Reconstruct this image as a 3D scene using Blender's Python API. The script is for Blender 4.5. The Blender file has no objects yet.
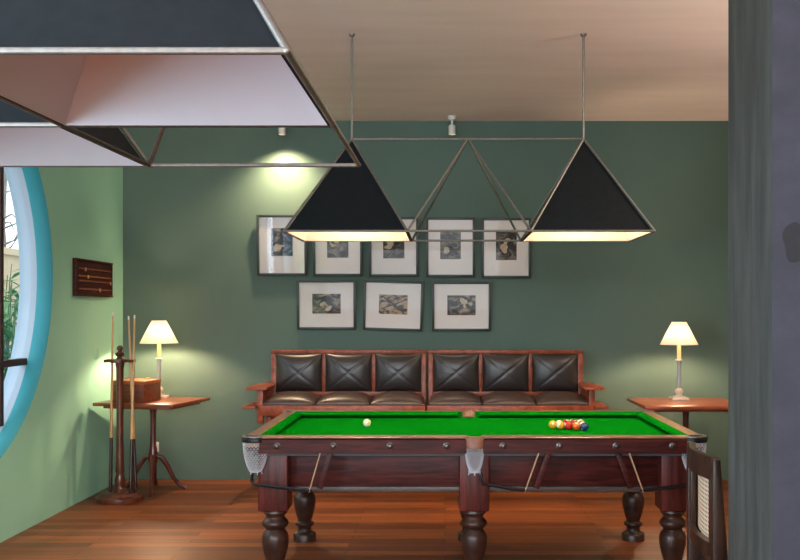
import bpy, bmesh, math, random
from mathutils import Vector, Matrix, Euler
random.seed(4)
sc = bpy.context.scene
COL = sc.collection
PI = math.pi

# ------------------------------------------------------------------ mesh helpers
class MB:
    def __init__(self):
        self.bm = bmesh.new(); self.mi = 0
    def _merge(self, b, M=None):
        if M is not None: bmesh.ops.transform(b, matrix=M, verts=b.verts)
        me = bpy.data.meshes.new('tmp'); 
        for f in b.faces: f.material_index = self.mi
        b.to_mesh(me); b.free()
        self.bm.from_mesh(me); bpy.data.meshes.remove(me)
        return self
    def box(self, c, s, bev=0.0, rot=None, seg=2):
        b = bmesh.new(); bmesh.ops.create_cube(b, size=1)
        bmesh.ops.scale(b, vec=s, verts=b.verts)
        if bev: bmesh.ops.bevel(b, geom=b.edges[:], offset=bev, segments=seg, profile=.5, affect='EDGES')
        M = Matrix.Translation(c)
        if rot is not None: M = M @ Euler(rot).to_matrix().to_4x4()
        return self._merge(b, M)
    def span(self, lo, hi, bev=0.0, seg=2):
        lo, hi = Vector(lo), Vector(hi)
        return self.box((lo+hi)/2, hi-lo, bev, None, seg)
    def lathe(self, prof, c=(0,0,0), seg=32, axis='Z', closed=True):
        b = bmesh.new(); rings = []
        for r, z in prof:
            if r < 1e-5: rings.append([b.verts.new((0,0,z))])
            else: rings.append([b.verts.new((r*math.cos(2*PI*i/seg), r*math.sin(2*PI*i/seg), z)) for i in range(seg)])
        for A, B in zip(rings, rings[1:]):
            if len(A) == 1 and len(B) == 1: continue
            for i in range(seg):
                j = (i+1) % seg
                if len(A) == 1: b.faces.new((A[0], B[i], B[j]))
                elif len(B) == 1: b.faces.new((A[i], B[0], A[j]))
                else: b.faces.new((A[i], B[i], B[j], A[j]))
        if closed:
            for R in (rings[0], rings[-1]):
                if len(R) > 1: b.faces.new(R)
        bmesh.ops.recalc_face_normals(b, faces=b.faces)
        M = Matrix.Translation(c)
        if axis == 'Y': M = M @ Matrix.Rotation(PI/2, 4, 'X')
        if axis == 'X': M = M @ Matrix.Rotation(PI/2, 4, 'Y')
        return self._merge(b, M)
    def tube(self, pts, r, seg=10, caps=True):
        pts = [Vector(p) for p in pts]; n = len(pts)
        rs = r if isinstance(r, (list, tuple)) else [r]*n
        b = bmesh.new(); rings = []
        t0 = (pts[1]-pts[0]).normalized()
        up = Vector((0,0,1)) if abs(t0.z) < .9 else Vector((1,0,0))
        u = t0.cross(up).normalized()
        for k in range(n):
            t = (pts[min(k+1,n-1)]-pts[max(k-1,0)]).normalized()
            u = (u - t*u.dot(t)).normalized(); v = t.cross(u)
            rings.append([b.verts.new(pts[k]+rs[k]*(math.cos(2*PI*i/seg)*u+math.sin(2*PI*i/seg)*v)) for i in range(seg)])
        for A, B in zip(rings, rings[1:]):
            for i in range(seg):
                j = (i+1) % seg; b.faces.new((A[i], A[j], B[j], B[i]))
        if caps: b.faces.new(rings[0]); b.faces.new(rings[-1])
        bmesh.ops.recalc_face_normals(b, faces=b.faces)
        return self._merge(b)
    def prism(self, poly, d, M=None, bev=0):
        """poly of (x,y) extruded along +z by d"""
        b = bmesh.new()
        lo = [b.verts.new((x, y, 0)) for x, y in poly]; hi = [b.verts.new((x, y, d)) for x, y in poly]
        b.faces.new(lo); b.faces.new(hi)
        for i in range(len(poly)):
            j = (i+1) % len(poly); b.faces.new((lo[i], lo[j], hi[j], hi[i]))
        bmesh.ops.recalc_face_normals(b, faces=b.faces)
        if bev: bmesh.ops.bevel(b, geom=b.edges[:], offset=bev, segments=2, profile=.5, affect='EDGES')
        return self._merge(b, M)
    def faces(self, verts, faces, M=None):
        b = bmesh.new(); vs = [b.verts.new(v) for v in verts]
        for f in faces: b.faces.new([vs[i] for i in f])
        bmesh.ops.recalc_face_normals(b, faces=b.faces)
        return self._merge(b, M)
    def pillow(self, w, h, t, M=None, n=44, p=2.4, q=.5, seam=0.0, base=0.25, crease=0):
        """cushion lying in local xy, thickness along z"""
        b = bmesh.new(); sides = []
        for s in (1, -1):
            g = []
            for j in range(n+1):
                row = []
                for i in range(n+1):
                    u = math.sin((2*i/n-1)*PI/2); v = math.sin((2*j/n-1)*PI/2)
                    pin = 1 - .045*(1-abs(u)**2)*abs(v)**6 if crease else 1
                    pin2 = 1 - .045*(1-abs(v)**2)*abs(u)**6 if crease else 1
                    e = max(0, (1-abs(u)**p)*(1-abs(v)**p))**q
                    z = s*(t*.5)*e
                    if s == 1 and seam:
                        dd = min(abs(u-v), abs(u+v))
                        z -= seam*math.exp(-(dd/.026)**2)*min(1, e*1.5)
                    row.append(b.verts.new((u*w/2*pin2, v*h/2*pin, z)))
                g.append(row)
            sides.append(g)
        for k, g in enumerate(sides):
            for j in range(n):
                for i in range(n):
                    f = (g[j][i], g[j][i+1], g[j+1][i+1], g[j+1][i])
                    b.faces.new(f if k == 0 else f[::-1])
        bmesh.ops.remove_doubles(b, verts=b.verts, dist=1e-5)
        bmesh.ops.recalc_face_normals(b, faces=b.faces)
        return self._merge(b, M)
    def build(self, name, mat, parent=None, smooth=35, loc=None):
        me = bpy.data.meshes.new(name)
        self.bm.to_mesh(me); self.bm.free()
        for m in (mat if isinstance(mat, (list, tuple)) else [mat]): me.materials.append(m)
        if smooth:
            me.shade_smooth(); me.set_sharp_from_angle(angle=math.radians(smooth))
        o = bpy.data.objects.new(name, me); COL.objects.link(o)
        if parent is not None: o.parent = parent
        if loc is not None: o.location = loc
        return o

def tag(o, label=None, cat=None, group=None, kind=None):
    if label: o['label'] = label
    if cat: o['category'] = cat
    if group: o['group'] = group
    if kind: o['kind'] = kind
    return o
def thing(name, label, cat, loc=(0,0,0), rz=0, group=None):
    o = bpy.data.objects.new(name, None); COL.objects.link(o)
    o.empty_display_size = .1
    o.location = loc; o.rotation_euler = (0,0,rz)
    return tag(o, label, cat, group)
def copy_tree(o, parent=None):
    c = o.copy(); COL.objects.link(c)
    if parent is not None: c.parent = parent
    for ch in [x for x in o.children]: copy_tree(ch, c)
    return c

# ------------------------------------------------------------------ materials
def srgb(r, g, b):
    f = lambda c: (c/255/12.92) if c/255 <= .04045 else ((c/255+.055)/1.055)**2.4
    return (f(r), f(g), f(b), 1)
def nodes(name):
    m = bpy.data.materials.new(name); m.use_nodes = True
    nt = m.node_tree; p = nt.nodes['Principled BSDF']
    return m, nt, p
def plain(name, c, rough=.5, metal=0, var=.0, scale=8, bump=0, stretch=(1,1,1), spec=None, coat=0):
    m, nt, p = nodes(name); N, L = nt.nodes, nt.links
    p.inputs['Roughness'].default_value = rough; p.inputs['Metallic'].default_value = metal
    if spec is not None: p.inputs['Specular IOR Level'].default_value = spec
    if coat: p.inputs['Coat Weight'].default_value = coat; p.inputs['Coat Roughness'].default_value = .12
    p.inputs['Base Color'].default_value = c
    if var or bump:
        tc = N.new('ShaderNodeTexCoord'); mp = N.new('ShaderNodeMapping'); mp.inputs['Scale'].default_value = stretch
        nz = N.new('ShaderNodeTexNoise'); nz.inputs['Scale'].default_value = scale; nz.inputs['Detail'].default_value = 6
        L.new(tc.outputs['Object'], mp.inputs[0]); L.new(mp.outputs[0], nz.inputs['Vector'])
        if var:
            r = N.new('ShaderNodeValToRGB')
            r.color_ramp.elements[0].position = .3; r.color_ramp.elements[1].position = .7
            r.color_ramp.elements[0].color = tuple(max(0, x*(1-var)) for x in c[:3])+(1,)
            r.color_ramp.elements[1].color = tuple(min(1, x*(1+var)) for x in c[:3])+(1,)
            L.new(nz.outputs['Fac'], r.inputs[0]); L.new(r.outputs[0], p.inputs['Base Color'])
        if bump:
            bp = N.new('ShaderNodeBump'); bp.inputs['Strength'].default_value = bump; bp.inputs['Distance'].default_value = .01
            L.new(nz.outputs['Fac'], bp.inputs['Height']); L.new(bp.outputs[0], p.inputs['Normal'])
    return m
def wood(name, c1, c2, rough=.35, stretch=(1,12,12), scale=4, coat=.0, bump=.03, spec=.5):
    m, nt, p = nodes(name); N, L = nt.nodes, nt.links
    tc = N.new('ShaderNodeTexCoord'); mp = N.new('ShaderNodeMapping'); mp.inputs['Scale'].default_value = stretch
    nz = N.new('ShaderNodeTexNoise'); nz.inputs['Scale'].default_value = scale; nz.inputs['Detail'].default_value = 8; nz.inputs['Distortion'].default_value = .6
    r = N.new('ShaderNodeValToRGB'); r.color_ramp.elements[0].position = .32; r.color_ramp.elements[1].position = .68
    r.color_ramp.elements[0].color = c1; r.color_ramp.elements[1].color = c2
    L.new(tc.outputs['Object'], mp.inputs[0]); L.new(mp.outputs[0], nz.inputs['Vector'])
    L.new(nz.outputs['Fac'], r.inputs[0]); L.new(r.outputs[0], p.inputs['Base Color'])
    bp = N.new('ShaderNodeBump'); bp.inputs['Strength'].default_value = bump; bp.inputs['Distance'].default_value = .01
    L.new(nz.outputs['Fac'], bp.inputs['Height']); L.new(bp.outputs[0], p.inputs['Normal'])
    p.inputs['Roughness'].default_value = rough; p.inputs['Specular IOR Level'].default_value = spec
    if coat: p.inputs['Coat Weight'].default_value = coat; p.inputs['Coat Roughness'].default_value = .15
    return m
def emit(name, c, s):
    m, nt, p = nodes(name)
    p.inputs['Base Color'].default_value = c
    p.inputs['Emission Color'].default_value = c; p.inputs['Emission Strength'].default_value = s
    return m
def glass(name, ior=1.45):
    m = bpy.data.materials.new(name); m.use_nodes = True
    nt = m.node_tree; N, L = nt.nodes, nt.links
    N.clear()
    out = N.new('ShaderNodeOutputMaterial'); tr = N.new('ShaderNodeBsdfTransparent'); gl = N.new('ShaderNodeBsdfGlossy')
    gl.inputs['Roughness'].default_value = .02
    fr = N.new('ShaderNodeFresnel'); ge = N.new('ShaderNodeNewGeometry'); mm = N.new('ShaderNodeMix')
    mm.inputs[2].default_value = ior; mm.inputs[3].default_value = 1/ior
    L.new(ge.outputs['Backfacing'], mm.inputs[0]); L.new(mm.outputs[0], fr.inputs['IOR'])
    mx = N.new('ShaderNodeMixShader')
    L.new(fr.outputs[0], mx.inputs[0]); L.new(tr.outputs[0], mx.inputs[1]); L.new(gl.outputs[0], mx.inputs[2])
    L.new(mx.outputs[0], out.inputs[0])
    return m

M = {}
M['wall_back'] = plain('wall_back_paint', srgb(85,108,98), .75, var=.07, scale=1.2, bump=.02)
M['wall_left'] = plain('wall_left_paint', srgb(160,220,196), .7, var=.05, scale=1.0, bump=.02)
M['wall_hidden'] = plain('wall_side_paint', srgb(90,115,100), .8, var=.05)
M['turq'] = plain('turquoise_paint', srgb(56,158,172), .6, var=.04, scale=3)
M['pale'] = plain('pale_blue_paint', srgb(172,192,208), .6, var=.03, scale=3)
M['ceil'] = plain('ceiling_board', srgb(246,230,226), .75, var=.04, scale=2.2, stretch=(.5,3,1), bump=.03)
M['black_shade'] = plain('black_shade_sheet', srgb(20,25,28), .7, var=.18, scale=30, bump=.02, spec=.15)
M['white_lining'] = plain('white_shade_lining', srgb(196,190,192), .6, var=.02, scale=5)
M['steel'] = plain('brushed_steel', srgb(140,136,130), .5, 1.0, var=.12, scale=60)
M['dark_steel'] = plain('dark_iron', srgb(40,38,38), .4, .8, var=.2, scale=40)
M['bolt'] = plain('dull_bolt_metal', srgb(100,92,90), .34, .9, var=.15, scale=60)
M['white_metal'] = plain('white_enamel', srgb(220,218,210), .4, var=.03)
M['mahogany'] = wood('dark_mahogany', srgb(40,13,11), srgb(80,29,23), .46, (1.5,14,14), 3, spec=.2)
M['mahogany_v'] = wood('dark_mahogany_upright', srgb(48,16,13), srgb(94,36,28), .4, (14,14,1.2), 3, spec=.28)
M['mahogany_turn'] = wood('black_mahogany_turning', srgb(38,21,15), srgb(66,38,28), .36, (4,4,4), 3, spec=.4)
M['rail_cap'] = wood('worn_rail_wood', srgb(98,68,50), srgb(146,106,80), .35, (2,12,12), 3, coat=.2)
M['moulding'] = wood('dusty_moulding_wood', srgb(52,40,36), srgb(86,70,62), .5, (2,14,14), 3)
M['bench_wood'] = wood('red_brown_bench_wood', srgb(110,50,30), srgb(160,80,50), .36, (6,6,6), 3, spec=.35)
M['table_top'] = wood('red_brown_table_wood', srgb(104,50,30), srgb(156,82,52), .35, (1.5,12,6), 3, coat=.15)
M['table_leg'] = wood('dark_red_table_leg', srgb(62,26,20), srgb(104,46,34), .3, (8,8,2), 3, coat=.2)
M['box_wood'] = wood('honey_box_wood', srgb(128,70,34), srgb(176,104,54), .4, (2,10,10), 3)
M['box_dark'] = wood('brown_box_front_wood', srgb(84,42,24), srgb(120,64,36), .4, (2,10,10), 3)
M['cue_rack'] = wood('cue_stand_wood', srgb(62,30,20), srgb(110,58,38), .3, (6,6,2), 3, coat=.25)
M['maple'] = wood('cue_maple', srgb(176,128,76), srgb(212,166,110), .3, (20,20,1), 4, coat=.2)
M['ebony'] = wood('cue_butt_ebony', srgb(30,18,16), srgb(60,32,26), .25, (20,20,1), 4, coat=.3)
M['chair_wood'] = wood('dark_chair_wood', srgb(34,20,14), srgb(66,40,28), .35, (8,8,1.5), 3, coat=.15)
M['hole'] = plain('dark_pocket_hole', srgb(30,34,28), .9, var=.1)
M['bar'] = wood('dark_window_bar_wood', srgb(52,36,32), srgb(78,54,48), .7, (6,6,6), 3)
M['leather'] = plain('dark_brown_leather', srgb(48,41,40), .36, var=.15, scale=7, bump=.12, spec=.6)
M['seat_leather'] = plain('worn_brown_seat_leather', srgb(66,50,45), .36, var=.25, scale=6, bump=.12, spec=.6)
M['tan'] = plain('tan_strap_leather', srgb(176,136,104), .6, var=.15, scale=30)
M['pocket_leather'] = plain('brown_pocket_leather', srgb(132,84,62), .5, var=.2, scale=25, bump=.1)
M['net'] = plain('grey_white_net_cord', srgb(184,182,186), .8, var=.08, scale=40)
M['brass'] = plain('old_brass', srgb(196,150,72), .35, 1.0, var=.1, scale=30)
M['frame_black'] = plain('dark_picture_frame', srgb(44,50,48), .4, var=.1, scale=20)
M['mount'] = plain('white_picture_mount', srgb(226,220,216), .85, var=.02, scale=4)
M['glass'] = glass('clear_glass')
M['picture_glass'] = glass('low_glare_picture_glass', 1.3)
M['ink'] = plain('dark_print_ink', srgb(34,28,24), .6, var=.3, scale=40)
M['paper_tone'] = plain('pale_print_tone', srgb(186,168,142), .6, var=.25, scale=40)
M['plate'] = plain('switch_plate_paint', srgb(150,208,184), .5, var=.02)
M['plastic'] = plain('white_plastic', srgb(215,215,205), .4, var=.02)

# cloth
m, nt, p = nodes('green_baize'); N, L = nt.nodes, nt.links
tc = N.new('ShaderNodeTexCoord'); nz = N.new('ShaderNodeTexNoise'); nz.inputs['Scale'].default_value = 350
L.new(tc.outputs['Object'], nz.inputs['Vector'])
r = N.new('ShaderNodeValToRGB'); r.color_ramp.elements[0].color = srgb(3,104,15); r.color_ramp.elements[1].color = srgb(6,124,22)
L.new(nz.outputs['Fac'], r.inputs[0]); L.new(r.outputs[0], p.inputs['Base Color'])
p.inputs['Roughness'].default_value = .95; p.inputs['Specular IOR Level'].default_value = 0
M['baize'] = m

# floor boards
m, nt, p = nodes('floor_boards'); N, L = nt.nodes, nt.links
tc = N.new('ShaderNodeTexCoord')
br = N.new('ShaderNodeTexBrick'); br.offset = .37
br.inputs['Scale'].default_value = 1; br.inputs['Brick Width'].default_value = 1.7; br.inputs['Row Height'].default_value = .1
br.inputs['Mortar Size'].default_value = .0026; br.inputs['Mortar Smooth'].default_value = .1
br.inputs['Color1'].default_value = (0,0,0,1); br.inputs['Color2'].default_value = (1,1,1,1); br.inputs['Mortar'].default_value = (.5,.5,.5,1)
L.new(tc.outputs['Object'], br.inputs['Vector'])
r = N.new('ShaderNodeValToRGB'); e = r.color_ramp.elements
e[0].position = 0; e[0].color = srgb(116,62,33); e[1].position = 1; e[1].color = srgb(174,97,48)
x = e.new(.5); x.color = srgb(144,78,40)
L.new(br.outputs['Color'], r.inputs[0])
mp = N.new('ShaderNodeMapping'); mp.inputs['Scale'].default_value = (1.0,22,1); L.new(tc.outputs['Object'], mp.inputs[0])
nz = N.new('ShaderNodeTexNoise'); nz.inputs['Scale'].default_value = 2.5; nz.inputs['Detail'].default_value = 8; L.new(mp.outputs[0], nz.inputs['Vector'])
r2 = N.new('ShaderNodeValToRGB'); r2.color_ramp.elements[0].position = .3; r2.color_ramp.elements[1].position = .7
r2.color_ramp.elements[0].color = (.55,.52,.50,1); r2.color_ramp.elements[1].color = (1,1,1,1)
L.new(nz.outputs['Fac'], r2.inputs[0])
mx = N.new('ShaderNodeMix'); mx.data_type = 'RGBA'; mx.blend_type = 'MULTIPLY'; mx.inputs[0].default_value = 1
L.new(r.outputs[0], mx.inputs[6]); L.new(r2.outputs[0], mx.inputs[7])
mx2 = N.new('ShaderNodeMix'); mx2.data_type = 'RGBA'; L.new(br.outputs['Fac'], mx2.inputs[0])
L.new(mx.outputs[2], mx2.inputs[6]); mx2.inputs[7].default_value = srgb(60,30,18)
L.new(mx2.outputs[2], p.inputs['Base Color'])
p.inputs['Roughness'].default_value = .42; p.inputs['Specular IOR Level'].default_value = .35
bp = N.new('ShaderNodeBump'); bp.inputs['Strength'].default_value = .05; L.new(nz.outputs['Fac'], bp.inputs['Height']); L.new(bp.outputs[0], p.inputs['Normal'])
M['floor'] = m

# partition paints
def streaked(name, c1, c2, scale, stretch, lo=.35, hi=.7, rough=.7, fine=0):
    m, nt, p = nodes(name); N, L = nt.nodes, nt.links
    tc = N.new('ShaderNodeTexCoord'); mp = N.new('ShaderNodeMapping'); mp.inputs['Scale'].default_value = stretch
    nz = N.new('ShaderNodeTexNoise'); nz.inputs['Scale'].default_value = scale; nz.inputs['Detail'].default_value = 5; nz.inputs['Roughness'].default_value = .6
    r = N.new('ShaderNodeValToRGB'); r.color_ramp.elements[0].position = lo; r.color_ramp.elements[1].position = hi
    r.color_ramp.elements[0].color = c1; r.color_ramp.elements[1].color = c2
    L.new(tc.outputs['Object'], mp.inputs[0]); L.new(mp.outputs[0], nz.inputs['Vector']); L.new(nz.outputs['Fac'], r.inputs[0])
    L.new(r.outputs[0], p.inputs['Base Color']); p.inputs['Roughness'].default_value = rough
    bp = N.new('ShaderNodeBump'); bp.inputs['Strength'].default_value = .15; bp.inputs['Distance'].default_value = .004
    n2 = N.new('ShaderNodeTexNoise'); n2.inputs['Scale'].default_value = fine or 60
    L.new(tc.outputs['Object'], n2.inputs['Vector']); L.new(n2.outputs['Fac'], bp.inputs['Height']); L.new(bp.outputs[0], p.inputs['Normal'])
    return m
M['reveal'] = streaked('grey_streaked_plaster', srgb(44,45,41), srgb(70,70,65), 3, (2,6,.7), .4, .75)
M['partition'] = streaked('slate_blue_plaster', srgb(34,35,45), srgb(47,47,59), 9, (1,1,1.4), .3, .75, .8, 160)

# prints
def print_mat(seed, warm, light):
    m, nt, p = nodes('monochrome_print'); N, L = nt.nodes, nt.links
    tc = N.new('ShaderNodeTexCoord'); mp = N.new('ShaderNodeMapping'); mp.inputs['Location'].default_value = (seed*3.7, seed*1.3, seed*2.1)
    mp.inputs['Rotation'].default_value = (0, seed*.9, 0); mp.inputs['Scale'].default_value = (1,1,1.7)
    nz = N.new('ShaderNodeTexNoise'); nz.inputs['Scale'].default_value = 9; nz.inputs['Detail'].default_value = 4; nz.inputs['Distortion'].default_value = 1.8
    r = N.new('ShaderNodeValToRGB'); e = r.color_ramp.elements
    e[0].position = .42; e[0].color = srgb(28,25,22); e[1].position = .72; e[1].color = srgb(178,160,136) if warm else srgb(140,136,128)
    x = e.new(.5); x.color = srgb(160,132,100) if (warm and light) else srgb(62,54,45)
    L.new(tc.outputs['Object'], mp.inputs[0]); L.new(mp.outputs[0], nz.inputs['Vector']); L.new(nz.outputs['Fac'], r.inputs[0])
    L.new(r.outputs[0], p.inputs['Base Color']); p.inputs['Roughness'].default_value = .6
    return m

# lamp shade fabric
def shade_mat():
    m = bpy.data.materials.new('cream_lamp_shade_fabric'); m.use_nodes = True
    nt = m.node_tree; N, L = nt.nodes, nt.links; N.clear()
    out = N.new('ShaderNodeOutputMaterial'); d = N.new('ShaderNodeBsdfDiffuse'); t = N.new('ShaderNodeBsdfTranslucent')
    d.inputs[0].default_value = srgb(240,224,200); t.inputs[0].default_value = srgb(252,222,200)
    tc = N.new('ShaderNodeTexCoord'); wv = N.new('ShaderNodeTexNoise'); wv.inputs['Scale'].default_value = 90
    bp = N.new('ShaderNodeBump'); bp.inputs['Strength'].default_value = .1; L.new(tc.outputs['Object'], wv.inputs['Vector']); L.new(wv.outputs['Fac'], bp.inputs['Height'])
    L.new(bp.outputs[0], d.inputs['Normal'])
    mx = N.new('ShaderNodeMixShader'); mx.inputs[0].default_value = .03
    L.new(d.outputs[0], mx.inputs[1]); L.new(t.outputs[0], mx.inputs[2]); L.new(mx.outputs[0], out.inputs[0])
    return m
M['lamp_shade'] = shade_mat()

# ------------------------------------------------------------------ measures
CAMZ = 1.525; F = 920.0; VX, VY = 445.0, 313.0
YW = 8.427; XL = -2.95; ZC = 3.284; XR = 3.7; YB = -6.0

cam = bpy.data.cameras.new('camera'); co = bpy.data.objects.new('camera', cam); COL.objects.link(co)
co.location = (0, 0, CAMZ); co.rotation_euler = (PI/2, 0, 0)
cam.sensor_width = 36; cam.lens = 36*F/800; cam.shift_x = (400-VX)/800; cam.shift_y = (VY-280)/800
cam.clip_start = .05
sc.camera = co

# ------------------------------------------------------------------ setting
def struct(o): o['kind'] = 'structure'; return o
b = MB(); b.span((XL-.25, YB, -.1), (XR+.2, YW+.2, 0)); struct(b.build('floor', M['floor'], smooth=0))
b = MB(); b.span((XL-.25, YB, ZC), (XR+.2, YW+.2, ZC+.1)); struct(b.build('ceiling', M['ceil'], smooth=0))
b = MB(); b.span((XL-.25, YW, 0), (XR+.2, YW+.2, ZC)); struct(b.build('wall_back', M['wall_back'], smooth=0))
b = MB(); b.span((XR, YB, 0), (XR+.2, YW, ZC)); struct(b.build('wall_right', M['wall_hidden'], smooth=0))

# left wall with the round opening
CY, CZ, R = 5.57, 1.80, 1.35
CY_NEAR = .15      # second round window beside the camera, unseen, added for its light
def wall_with_hole():
    b = bmesh.new(); n = 96
    def ring(x, cy): return [b.verts.new((x, cy+R*math.cos(2*PI*i/n), CZ+R*math.sin(2*PI*i/n))) for i in range(n)]
    def rect(x): return [b.verts.new((x, y, z)) for y, z in ((YB,0),(YW,0),(YW,ZC),(YB,ZC))]
    xs = (XL, XL-.12, XL-.125, XL-.25)
    holes = [[ring(x, cy) for x in xs] for cy in (CY, CY_NEAR)]; R0, R1 = rect(XL), rect(XL-.25)
    for k, rc in ((0, R0), (-1, R1)):
        ed = [b.edges.new((rc[i], rc[(i+1)%4])) for i in range(4)]
        for h in holes: ed += [b.edges.new((h[k][i], h[k][(i+1)%n])) for i in range(n)]
        bmesh.ops.triangle_fill(b, edges=ed, use_beauty=True, use_dissolve=False)
    for f in b.faces: f.material_index = 0
    for rings in holes:
        for k in range(3):
            for i in range(n):
                j = (i+1) % n
                f = b.faces.new((rings[k][i], rings[k][j], rings[k+1][j], rings[k+1][i])); f.material_index = 1 if k == 0 else 2
                f.smooth = True
    for i in range(4):
        j = (i+1) % 4; b.faces.new((R0[i], R0[j], R1[j], R1[i]))
    bmesh.ops.recalc_face_normals(b, faces=b.faces)
    me = bpy.data.meshes.new('wall_left'); b.to_mesh(me); b.free()
    for k in ('wall_left', 'turq', 'pale'): me.materials.append(M[k])
    o = bpy.data.objects.new('wall_left', me); COL.objects.link(o); return struct(o)
wall_with_hole()

# round window: dark bars and pane
win = bpy.data.objects.new('window_1', None); COL.objects.link(win); win.location = (XL-.135, CY, CZ); struct(win)
b = MB()
for dy in (.80, -.05, -.80):
    h = math.sqrt((R-.004)**2-(abs(dy)+.03)**2)
    b.box((0, dy, 0), (.04, .05, 2*h), .004)
b.build('glazing_bar', M['bar'], win)
b = MB(); dz = -.63; h = math.sqrt((R-.004)**2-(abs(dz)+.03)**2)
b.box((.0, 0, dz), (.05, 2*h, .05), .004)
b.build('glazing_bar', M['bar'], win)
b = MB(); b.lathe([(0, -.002), (R-.006, -.002), (R-.006, .002), (0, .002)], (-.035, 0, 0), 64, 'X'); b.build('pane', M['glass'], win)
w2 = copy_tree(win); w2.name = 'added_window'; w2.location.y = CY_NEAR  # unseen copy filling the added near opening

# partition at the right of the camera
b = MB(); b.span((.85, 2.39, 0), (XR, 2.76, ZC))
o = b.build('wall_front', [M['partition'], M['reveal']], smooth=0); struct(o)
for f in o.data.polygons:
    if f.normal.x < -.9: f.material_index = 1
b = MB()
pts = []
for i in range(40):
    a_ = 2*PI*i/40; k = 1+.10*math.sin(3*a_+.6)+.06*math.sin(5*a_)
    pts.append((.034*k*math.cos(a_), .052*k*math.sin(a_)))
b.prism(pts, .0012, Matrix.Translation((.912, 2.3898, 1.71)) @ Matrix.Rotation(PI/2, 4, 'X'))
tag(b.build('damp_stain', plain('damp_stain_plaster', srgb(20,20,26), .8, var=.12, scale=40), smooth=0), kind='structure')

# ------------------------------------------------------------------ outside the window
b = MB(); b.span((-14, -2, -.12), (XL-.26, 22, -.02)); struct(b.build('ground', plain('paved_yard', srgb(130,128,124), .9, var=.12, scale=3), smooth=0))
b = MB(); b.span((-6.3, 4, -.02), (-6.1, 22, 2.33)); b.span((-6.36, 4, 2.33), (-6.04, 22, 2.43), .01)
tag(b.build('garden_wall', plain('cream_render', srgb(176,158,126), .85, var=.05, scale=2), smooth=0), 'cream rendered garden wall seen through the round window', 'wall')
leafm = plain('green_leaf', srgb(76,128,58), .5, var=.3, scale=6)
stemm = plain('green_stem', srgb(96,110,60), .6, var=.2)
barkm = plain('grey_bark', srgb(120,112,104), .85, var=.2, scale=10)
def leafy(name, label, x, y, h, nst, cat, zmin=.3, spread=.28, leaf=.3, seed=1):
    rn = random.Random(seed)
    t = thing(name, label, cat, (x, y, -.02))
    st = MB(); lv = MB()
    for k in range(nst):
        a = rn.uniform(0, 2*PI); d = rn.uniform(.2, 1)*spread; hh = h*rn.uniform(.75, 1)
        tip = Vector((d*math.cos(a), d*math.sin(a), hh))
        base = tip*.25; base.z = 0
        pts = [base.lerp(tip, s/6)+Vector((0, 0, 0)) for s in range(7)]
        st.tube(pts, [.012-.0012*s for s in range(7)], 6)
        for q in range(16):
            s = rn.uniform(.3, 1); pp = base.lerp(tip, s); aa = rn.uniform(0, 2*PI); el = rn.uniform(-.5, .7)
            L_ = leaf*rn.uniform(.6, 1.1); w = L_*.11
            dr = Vector((math.cos(aa)*math.cos(el), math.sin(aa)*math.cos(el), math.sin(el)))
            sd = dr.cross(Vector((0,0,1))).normalized()*w; dn = Vector((0,0,-.16*L_))
            vs = [pp, pp+dr*L_*.35+sd, pp+dr*L_*.35-sd, pp+dr*L_*.7+sd*.75+dn*.5, pp+dr*L_*.7-sd*.75+dn*.5, pp+dr*L_+dn]
            vs += [pp+dr*L_*.35-Vector((0,0,w*.3)), pp+dr*L_*.7+dn*.5-Vector((0,0,w*.3))]
            lv.faces(vs, [(0,1,6),(0,6,2),(1,3,7,6),(6,7,4,2),(3,5,7),(7,5,4)])
    st.build('stem', stemm, t); tag(lv.build('foliage', leafm, t), kind='stuff')
    return t
leafy('bamboo', 'leafy green bamboo just outside the round window', -4.25, 8.75, 1.95, 20, 'plant', seed=3, spread=.5)
leafy('bamboo', 'taller green bamboo behind the nearer clump outside the window', -5.1, 10.3, 2.15, 14, 'plant', seed=7, spread=.45)
t = thing('bare_tree', 'thin bare tree rising above the cream garden wall', 'tree', (-7.4, 15.4, -.02))
b = MB(); b.tube([(0,0,0),(.05,0,1.5),(-.03,.03,3),(.06,0,4.5),(.02,0,5.5)], [.09,.07,.055,.04,.015], 8); b.build('trunk', barkm, t)
b = MB(); rn = random.Random(5)
for k in range(26):
    z = rn.uniform(2, 5.3); a = rn.uniform(0, 2*PI); L_ = rn.uniform(.25, .6)
    b.tube([(0,0,z),(L_*.5*math.cos(a), L_*.5*math.sin(a), z-.02+L_*.2),(L_*math.cos(a), L_*math.sin(a), z+rn.uniform(-.3,.4))], [.02,.013,.005], 5)
tag(b.build('branches', barkm, t), kind='stuff')

# ------------------------------------------------------------------ billiard table
TX, TY = .161, 5.655
A, B_ = 1.258, .685         # half length, half width
ZT, ZF = .85, .815
tb = thing('billiard_table', 'green baize six-legged billiard table in dark mahogany, middle of the room', 'billiard table', (TX, TY, 0))
b = MB(); b.span((-A+.09, -B_+.09, ZF-.045), (A-.09, B_-.09, ZF)); b.build('playing_cloth', M['baize'], tb)
b = MB(); b.span((-A+.05, -B_+.05, .745), (A-.05, B_-.05, ZF-.046)); b.build('slate_bed', plain('grey_slate', srgb(70,70,74), .7, var=.1), tb)
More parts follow.
